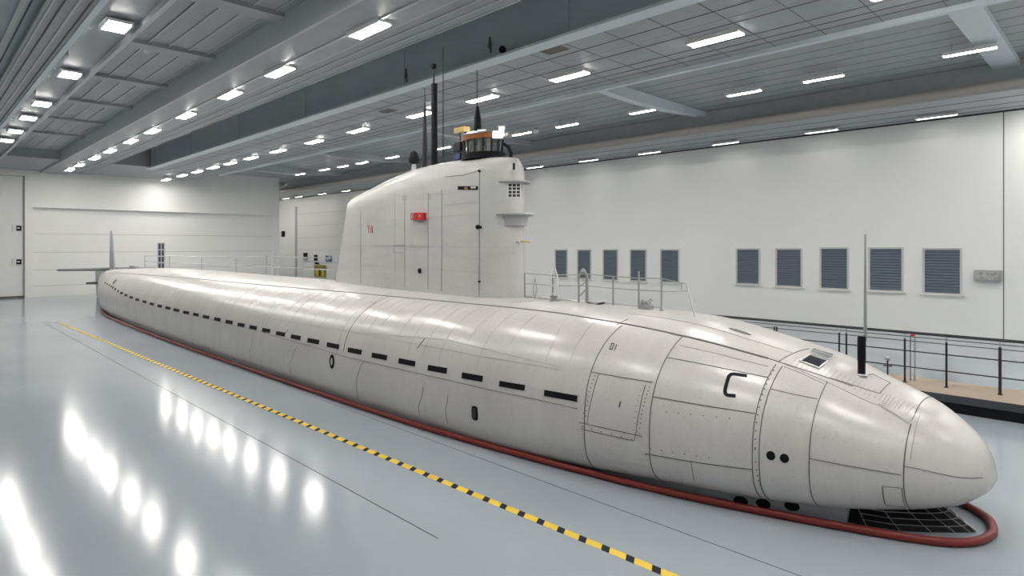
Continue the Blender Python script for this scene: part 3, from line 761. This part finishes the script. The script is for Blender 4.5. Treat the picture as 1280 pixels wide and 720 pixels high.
for px, py, w, h in ((602.5,166,.15,.11), (623,168,.21,.12), (627,160,.10,.05)):
    c = onY(px, py, by - .1); m = MB()
    rot = Matrix.Translation(c) @ Matrix.Rotation(math.radians(48), 4, 'Z')
    m.box((-.02-w/2, .02, -h/2-.02), (.02+w/2, .12, h/2+.02), 'steel', rot); m.tube([c+Vector((0,.05,-h/2)), Vector((c.x, c.y+.05, bp_+.05))], .02, 'steel', 6)
    fo = m.build('floodlight', sub); MB().box((-w/2, -.0, -h/2), (w/2, .02, h/2), 'spot', rot).build('lens', fo)
c = onY(577, 163, by); m = MB(); m.tube([(c.x-.05, c.y, zb+.1), (c.x-.05, c.y, c.z)], .015, 'blacksteel', 6); m.tube([(c.x+.12, c.y, zb+.1), (c.x+.12, c.y, c.z)], .015, 'blacksteel', 6)
m.box((c.x-.16, c.y-.08, c.z-.05), (c.x+.18, c.y+.08, c.z+.06), 'brass'); m.build('bridge_lamp', sub, bevel=0)
m = MB(); q = onY(575, 184, by-.1); m.box((q.x-.12, q.y-.1, q.z-.1), (q.x+.12, q.y+.1, q.z+.1), 'blacksteel'); m.box((q.x-.1, q.y-.08, q.z-.28), (q.x+.1, q.y+.08, q.z-.14), 'blue'); m.build('equipment_box', sub, bevel=.02)
m = MB(); a = onY(630, 180, by); e = onY(638, 199, by); m.tube([a, a.lerp(e, .4)+Vector((.06,0,.05)), a.lerp(e, .75)+Vector((.07,0,.03)), e], .035, 'black', 8); m.build('cable', sub, smooth=40)
for px, py in ((632,172),(637,170)):
    c = onY(px, py, by); m = MB(); m.lathe([(.01, -.06), (.06, -.03), (.07, .02), (.02, .07)], c, 'steel', 10); m.tube([c, Vector((c.x-.08, c.y, bp_))], .02, 'steel', 6); m.build('small_lamp', sub)

# stern: upright fin, stern planes and rudder
def blade(profile, yc, tmax, mt, name):
    """profile = list of (z, x0, x1) in metres; lens section along x"""
    m = MB(); rings = []
    for z, x0, x1, tt in profile:
        r = []
        for i in range(24):
            a = 2*math.pi*i/24; r.append(Vector(((x0+x1)/2 + (x1-x0)/2*math.cos(a), yc + tt*math.sin(a), z)))
        rings.append(r)
    m.loft(rings, mt); return m.build(name, sub, smooth=50)
xf = -13.0*S; zt = zat(288, xf, YC*S)
blade([(.52*S, xf-.55, xf+.65, .10), (1.0*S, xf-.48, xf+.25, .07), (zt-.15, xf-.40, xf-.02, .05), (zt, xf-.38, xf-.15, .02)], YC*S, .05, 'greyplane', 'stern_fin')
xp = -13.2*S
def hplane(z, x0, x1, ytip, tipx0, tipx1, name, side):
    m = MB(); rings = []
    for f_ in (0, .5, .97, 1):
        a = x0+(tipx0-x0)*f_; c = x1+(tipx1-x1)*f_; y = YC*S + side*(ytip)*f_; tt = .10*(1-.4*f_) if f_ < 1 else .008; r = []
        for i in range(16):
            an = 2*math.pi*i/16; r.append(Vector(((a+c)/2+(c-a)/2*math.cos(an), y, z+tt*math.sin(an))))
        rings.append(r)
    m.loft(rings, 'planegrey'); m.build(name, sub, smooth=40)
P = onX(72, 337, xp)
for sd in (-1, 1): hplane(zat(337, xp, YC*S-1), xp-.7, xp+.5, YC*S-P.y, xp-.5, xp+.0, 'stern_plane', sd)
P = onX(108, 354, xp); 
for sd in (-1, 1): hplane(zat(354, xp, YC*S-.8), xp-.5, xp+.3, YC*S-P.y, xp-.3, xp, 'lower_plane', sd)
blade([(.0, -14.25*S, -13.3*S, .06), (.3*S, -14.35*S, -13.3*S, .08), (.52*S, -14.35*S, -13.25*S, .08), (.575*S, -14.3*S, -13.2*S, .06)], YC*S, .06, 'keel', 'rudder')

# deck rails
def railing(name, posts, rails, yr, r=.012, pr=.016, mt='steel'):
    first = []
    o = MB()
    pts = [Vector((onY(px, pb, yr).x, yr, .675*S)) for px, pt, pb in posts]
    for k, (hh) in enumerate(rails):
        o.tube([p + Vector((0,0,h)) for p, h in zip(pts, hh)], r, mt, 6)
    ro = o.build(name, sub, smooth=40)
    for (px, pt, pb), p in zip(posts, pts):
        m = MB(); top = zat(pt, p.x, p.y); m.tube([p, Vector((p.x, p.y, top))], pr, mt, 8); m.lathe([(.045, 0), (.045, .02), (.02, .04)], p, mt, 10); m.build('post', ro)
    return ro
yr = (YC+.10)*S
pl = [(181,320,336),(212,320,338),(252,321,340),(295,321.5,344),(333,320.5,347),(378,322,349),(418,322,351)]
def heights(posts, f): 
    out = []
    for px, pt, pb in posts:
        x = onY(px, pb, yr).x; out.append(zat(pt, x, yr) - .675*S if f == 1 else (zat(pt, x, yr) - .675*S)*f)
    return out
railing('stern_railing', pl, [heights(pl, 1), heights(pl, .5)], yr)
yr = (YC+.01)*S
pf = [(656,341.6,367),(691,344,377),(732.8,342.5,377),(766.5,345.5,384),(798.5,339,385.6),(827,348,388)]
hf = heights(pf, 1); hf[4] = hf[3]*.98
railing('bow_railing', pf, [hf, [h*.62 for h in hf], [h*.12 for h in hf]], yr, .009)
a = Vector((onY(827,388,yr).x, yr, .675*S+hf[5])); c = cast(857, 380) or a
e = cast(868.5, 396); q = Vector((onY(858,355,yr).x, yr, 0)); q.z = zat(355, q.x, yr)
m = MB(); m.tube([a, q, e], .009, 'steel', 6); m.tube([a-Vector((0,0,hf[5]*.4)), q.lerp(e, .22)], .007, 'steel', 6); m.tube([q.lerp(a,.18), q.lerp(a,.18)-Vector((0,0,.11))], .007, 'steel', 6); m.build('stay', sub)
# looped ladders, bollard frame and winch on the fore deck
def deck(px, py): return onY(px, py, yr)
m = MB(); b0 = Vector((deck(696, 378).x, yr-.08, .68*S))
m.lathe([(.14, 0), (.14, .03), (.06, .05), (.06, .1), (.09, .12)], b0, 'steel', 14)
m.tube([b0+Vector((-.06,0,.1)), b0+Vector((-.09,0,.45)), b0+Vector((-.03,0,.75))], .011, 'white', 6); m.tube([b0+Vector((.1,0,.05)), b0+Vector((.08,0,.5)), b0+Vector((-.03,0,.75))], .011, 'white', 6)
for h in (.15, .3, .45): m.tube([b0+Vector((-.08,0,h)), b0+Vector((.09,0,h))], .009, 'white', 6)
m.build('capstan', sub, smooth=40)
m = MB(); b0 = Vector((deck(729, 377).x, yr, .68*S))
for dx in (-.1, .1): m.tube([b0+Vector((dx,0,0)), b0+Vector((dx,0,.48)), b0+Vector((dx*.4,0,.58))], .018, 'steel', 8)
m.tube([b0+Vector((-.1,0,.12)), b0+Vector((.1,0,.3))], .012, 'steel', 6); m.tube([b0+Vector((-.1,0,.3)), b0+Vector((.1,0,.42))], .012, 'steel', 6)
m.tube([b0+Vector((.1,0,.03)), b0+Vector((.3,-.05,.01)), b0+Vector((.5,-.05,.06))], .018, 'blacksteel', 6); m.lathe([(.03,0),(.05,.04),(.01,.09)], b0+Vector((0,0,.55)), 'steel', 10)
m.build('fairlead_frame', sub, smooth=40)
m = MB(); b0 = Vector((deck(668, 370).x, yr, .68*S)); m.tube([b0, b0+Vector((-.03,0,.2)), b0+Vector((.02,0,.42)), b0+Vector((.07,0,.2)), b0+Vector((.0,0,.0))], .009, 'steel', 6); m.build('grab_loop', sub)
m = MB(); b0 = Vector((deck(807, 386).x, yr, .68*S)); m.box(b0+Vector((-.09,-.08,0)), b0+Vector((.1,.08,.07)), 'steel')
m.lathe([(.05,0),(.05,.02),(.03,.03),(.03,.12),(.05,.13),(.05,.15)], b0+Vector((-.07,0,.11)), 'steel', 12, Vector((1,0,0)))
m.tube([b0+Vector((.02,0,.12)), b0+Vector((.1,0,.18)), b0+Vector((.13,0,.14))], .01, 'steel', 6); m.build('winch', sub, smooth=40)
m = MB(); b0 = Vector((deck(168, 336).x, YC*S, .60*S)); m.box(b0+Vector((-.5,-.1,.18)), b0+Vector((.5,.1,.26)), 'steel'); m.tube([b0+Vector((-.3,0,0)), b0+Vector((-.3,0,.2))], .05, 'steel', 8); m.tube([b0+Vector((.3,0,0)), b0+Vector((.3,0,.2))], .05, 'steel', 8); m.build('cleat', sub)
# small oval deck plates
m = MB(); c_ = pix(925, 414.5); disc(m, c_, .16, .05, 'seam', lift=.006); m.build('deck_hatch', sub)
m = MB()
for i in range(9):
    c_ = pix(642+i*3, 378-i*.25)
    if c_: disc(m, c_, .02, .03, 'faint', lift=.006, n=8)
m.build('deck_grating', sub)
# bow window with raised frame and glass
m = MB(); 
W4 = [(999.7,452),(1012,444.5),(1035,452.5),(1023.6,461)]
path = [pix(*p) for p in W4]; strip(m, path, .02, 'white', lift=.02, depth=.04, closed=True, sub=3); wo = m.build('bow_window', sub)
m = MB(); m.loft([[hp(*p, -.01) for p in path], [hp(*p, .012) for p in path]], 'darkglass'); m.build('pane', wo)
m = MB(); b_ = [pix(*p) for p in ((1012,444.5),(1016,440),(1040,447),(1035,452.5))]
b_ = [p for p in b_ if p]
if len(b_) == 4:
    lo_ = [hp(*p, -.01) for p in b_]; hi_ = [hp(*p, .05) for p in b_]; m.loft([lo_, hi_], 'glass'); m.build('glass_hood', sub)
# black canister antenna on the bow
P = cast(1077, 469); m = MB(); h = zat(420, P.x, P.y)-P.z
m.lathe([(.062, 0), (.062, .02), (.045, .035)], P-Vector((0,0,.015)), 'steel', 18); m.build('antenna_base', sub, smooth=40)
m = MB(); m.lathe([(.043, .02), (.043, h*.35), (.047, h*.36), (.047, h*.92), (.04, h), (.01, h)], P, 'black', 18); m.build('antenna_canister', sub, smooth=40)
q = P + R0*.045; zt_ = zat(293, q.x, q.y)
m = MB(); m.tube([Vector((q.x, q.y, P.z+h*.9)), Vector((q.x, q.y, P.z+h+.3)), Vector((q.x, q.y, zt_))], [.022, .018, .010], 'steel', 8); m.build('antenna_rod', sub, smooth=40)
# keel block under the bow with oval openings
kb = MB()
def foot(s): return interp([(.02,.0),(.035,.075),(.06,.125),(.1,.17),(.17,.215),(.3,.27),(.65,.385),(1.1,.495),(1.8,.588),(2.5,.643),(3.9,.675),(7,.69),(9.4,.64),(10.6,.54),(11.6,.34),(12.3,.22),(12.9,.11),(13.2,.02)], s)
rg = []
for i in range(18):
    s = .40 + i*.10; w_ = (foot(s)-.045)*S; zt_ = (max(.09, sect(s)[2]+.05) + .0)*S; rg.append([Vector(((TIP-s)*S, YC*S-w_, .004)), Vector(((TIP-s)*S, YC*S-w_+.02, zt_)), Vector(((TIP-s)*S, YC*S+w_-.02, zt_)), Vector(((TIP-s)*S, YC*S+w_, .004))])
kb.loft(rg, 'keel'); ko = kb.build('keel_block', sub)
kbv = BVHTree.FromPolygons(kb.v, kb.f)
for px, py in ((926,626),(954,629.5),(990,632.5)):
    r = kbv.ray_cast(CAM, ray(px, py).normalized())
    if r[0]:
        m = MB(); n = r[1] if r[1].y < 0 else -r[1]; u_ = Vector((0,0,1)).cross(n).normalized(); v_ = n.cross(u_).normalized()
        ring_ = [r[0] + u_*.085*math.cos(2*math.pi*i/20) + v_*.055*math.sin(2*math.pi*i/20) for i in range(20)]
        m.loft([[p - n*.01 for p in ring_], [p + n*.005 for p in ring_]], 'black'); m.build('oval_opening', ko)
# dark sonar array below the chin
sd = MB(); rg = []
x0_, x1_ = (TIP-.405)*S, (TIP-.16)*S; NZ = 6
def dome_pt(f_, a):     # f_ height 0..1, a 0..1 along near-to-far
    hw = interp([(-.01,.0),(0,.02),(.12,.11),(.3,.2),(.6,.27),(1,.31)], 1)  # unused width guard
    return None
for k in range(NZ+1):
    f_ = k/NZ; r = []
    for i in range(28):
        a = 2*math.pi*i/28
        cx = (TIP-.56)*S; rx = (.50-.16*f_)*S; x = max(x0_, cx + rx*math.cos(a)); s_here = TIP - x/S
        wy = max(0, (foot(max(s_here, .02))-.065))*S*(1-.28*f_)
        y = YC*S + wy*math.copysign(min(1, abs(math.sin(a))*1.25), math.sin(a))
        r.append(Vector((x, y, .004 + f_*.10*S)))
    rg.append(r)
sd.loft(rg, 'black')
def outp(p): return p + (p-Vector(((TIP-.3)*S, YC*S, p.z))).normalized()*.006
for k in range(1, NZ):
    q = [rg[k][i % 28] for i in range(-13, 14)]; q = [outp(p) for p in q if p.x > x0_+.001]
    if len(q) > 1: sd.tube(q, .005, 'steel', 4)
for i in range(28):
    q = [rg[k][i] for k in range(NZ)]
    if min(p.x for p in q) > x0_+.001: sd.tube([outp(p) for p in q], .004, 'steel', 4)
sd.build('sonar_array', sub)

# ------------------------------------------------------------------ red rubber kerb round the footprint
pts = []
ss = [.02, .023, .028, .038, .055, .08, .11, .15, .22, .35, .5, .7, .95] + [1.2+.3*i for i in range(38)] + [12.5, 12.8, 13.0, 13.12]
near = [Vector(((TIP-s)*S+.02, (YC - foot(s))*S-.05, .048)) for s in ss]
near[0] = Vector(((TIP-.019)*S+.02, YC*S, .048))
far = [Vector((p.x, 2*YC*S-p.y, p.z)) for p in near[1:]][::-1]
hz = MB(); hz.tube(near+far, .045, 'red', 10, closed=True)
tag(hz.build('kerb_hose', smooth=60), 'dark red rubber kerb lying on the floor around the submarine', 'kerb')

# ------------------------------------------------------------------ hazard tape
A = onZ(838, 719.5, 0); B = onZ(95, 412, 0); dr_ = (A-B).normalized(); B = B - dr_*3; L = (A-B).length + 1.2; nrm = Vector((-dr_.y, dr_.x, 0))*.055
tm = MB(); x = 0; per = .305; k = 0
while x < L:
    for a, c, mt in ((0, .205, 'yellow'), (.205, .305, 'tapeblack')):
        p, q = B+dr_*(x+a), B+dr_*(x+c); sk = dr_*.03
        vs = [p-nrm+sk, q-nrm+sk, q+nrm-sk, p+nrm-sk]
        tm.add([v+Vector((0,0,.003)) for v in vs]+[v+Vector((0,0,.0005)) for v in vs], [(0,1,2,3),(0,1,5,4),(1,2,6,5),(2,3,7,6),(3,0,4,7)], mt)
    x += per
tag(tm.build('hazard_tape'), 'yellow and black striped hazard tape stuck along the floor', 'tape')

# ------------------------------------------------------------------ raised walkway by the wall side
YW0, YW1, ZW = 14.3, 15.75, .344
wk = thing('walkway', (-3, 15, 0), 'low raised walkway with tan boards and dark edge right of the bow', 'walkway')
x0, x1 = -28.5, XB-.1
MB().box((x0, YW0+.03, .26), (x1, YW1, ZW), 'wood').build('deck_boards', wk)
m = MB(); m.box((x0, YW0, .20), (x1, YW0+.03, ZW), 'walkdark'); m.box((x0, YW0+.06, 0), (x1, YW0+.12, .2), 'black'); m.box((x0, YW1-.1, 0), (x1, YW1-.02, .26), 'walkdark'); m.build('fascia', wk)
YP = 15.0
rl = thing('guard_rail', (-3, YP, ZW), 'long dark steel guard rail with thin wires on the raised walkway', 'railing')
for z, r in ((1.385, .020), (1.31, .008), (1.22, .008), (1.01, .013), (.675, .013)):
    m = MB(); m.tube([(-28, YP, z), (x1, YP, z)], r, 'blacksteel', 8); m.build('rail', rl)
for px, nv in ((1250,1),(1183,0),(1131,0),(1058,0),(1049,0),(971,0),(968,0),(915,0)):
    x = onY(px, 400, YP).x; m = MB(); zb_ = ZW+.002
    m.tube([(x, YP, zb_), (x, YP, 1.26)], .026 if nv else .02, 'blacksteel', 8); m.tube([(x, YP, 1.25), (x, YP, 1.40)], .012, 'steel', 8); m.lathe([(.04,0),(.04,.015),(.02,.02)], (x, YP, zb_), 'blacksteel', 10)
    m.build('post', rl)
a = onZ(1138, 475.5, ZW); c = onZ(1143.5, 476, ZW)
m = MB()
for p in (a, c): m.tube([p, Vector((p.x, p.y, zat(418, p.x, p.y)))], .016, 'steel', 8)
m.tube([Vector((a.x, a.y, zat(419, a.x, a.y))), Vector((c.x, c.y, zat(419, c.x, c.y)))], .02, 'redpaint', 8)
tag(m.build('gate_stand', smooth=40), 'pair of slim grey uprights with reddish cap on the walkway', 'stand')
a = onZ(1109.5, 473, ZW); m = MB(); zt_ = zat(448, a.x, a.y)
m.tube([a, Vector((a.x, a.y, zt_))], .016, 'blacksteel', 8); m.lathe([(.03,0),(.05,.02),(.05,.06),(.02,.08)], (a.x, a.y, zt_-.04), 'steel', 10); m.tube([Vector((a.x-.08, a.y, zt_-.16)), Vector((a.x+.08, a.y, zt_-.16))], .014, 'blacksteel', 6)
tag(m.build('short_stand', smooth=40), 'short dark post with a small head behind the bow antenna', 'stand')

# ------------------------------------------------------------------ world
w = bpy.data.worlds.new('world'); SC.world = w; w.use_nodes = True
w.node_tree.nodes['Background'].inputs[0].default_value = (.75, .85, 1, 1); w.node_tree.nodes['Background'].inputs[1].default_value = .3
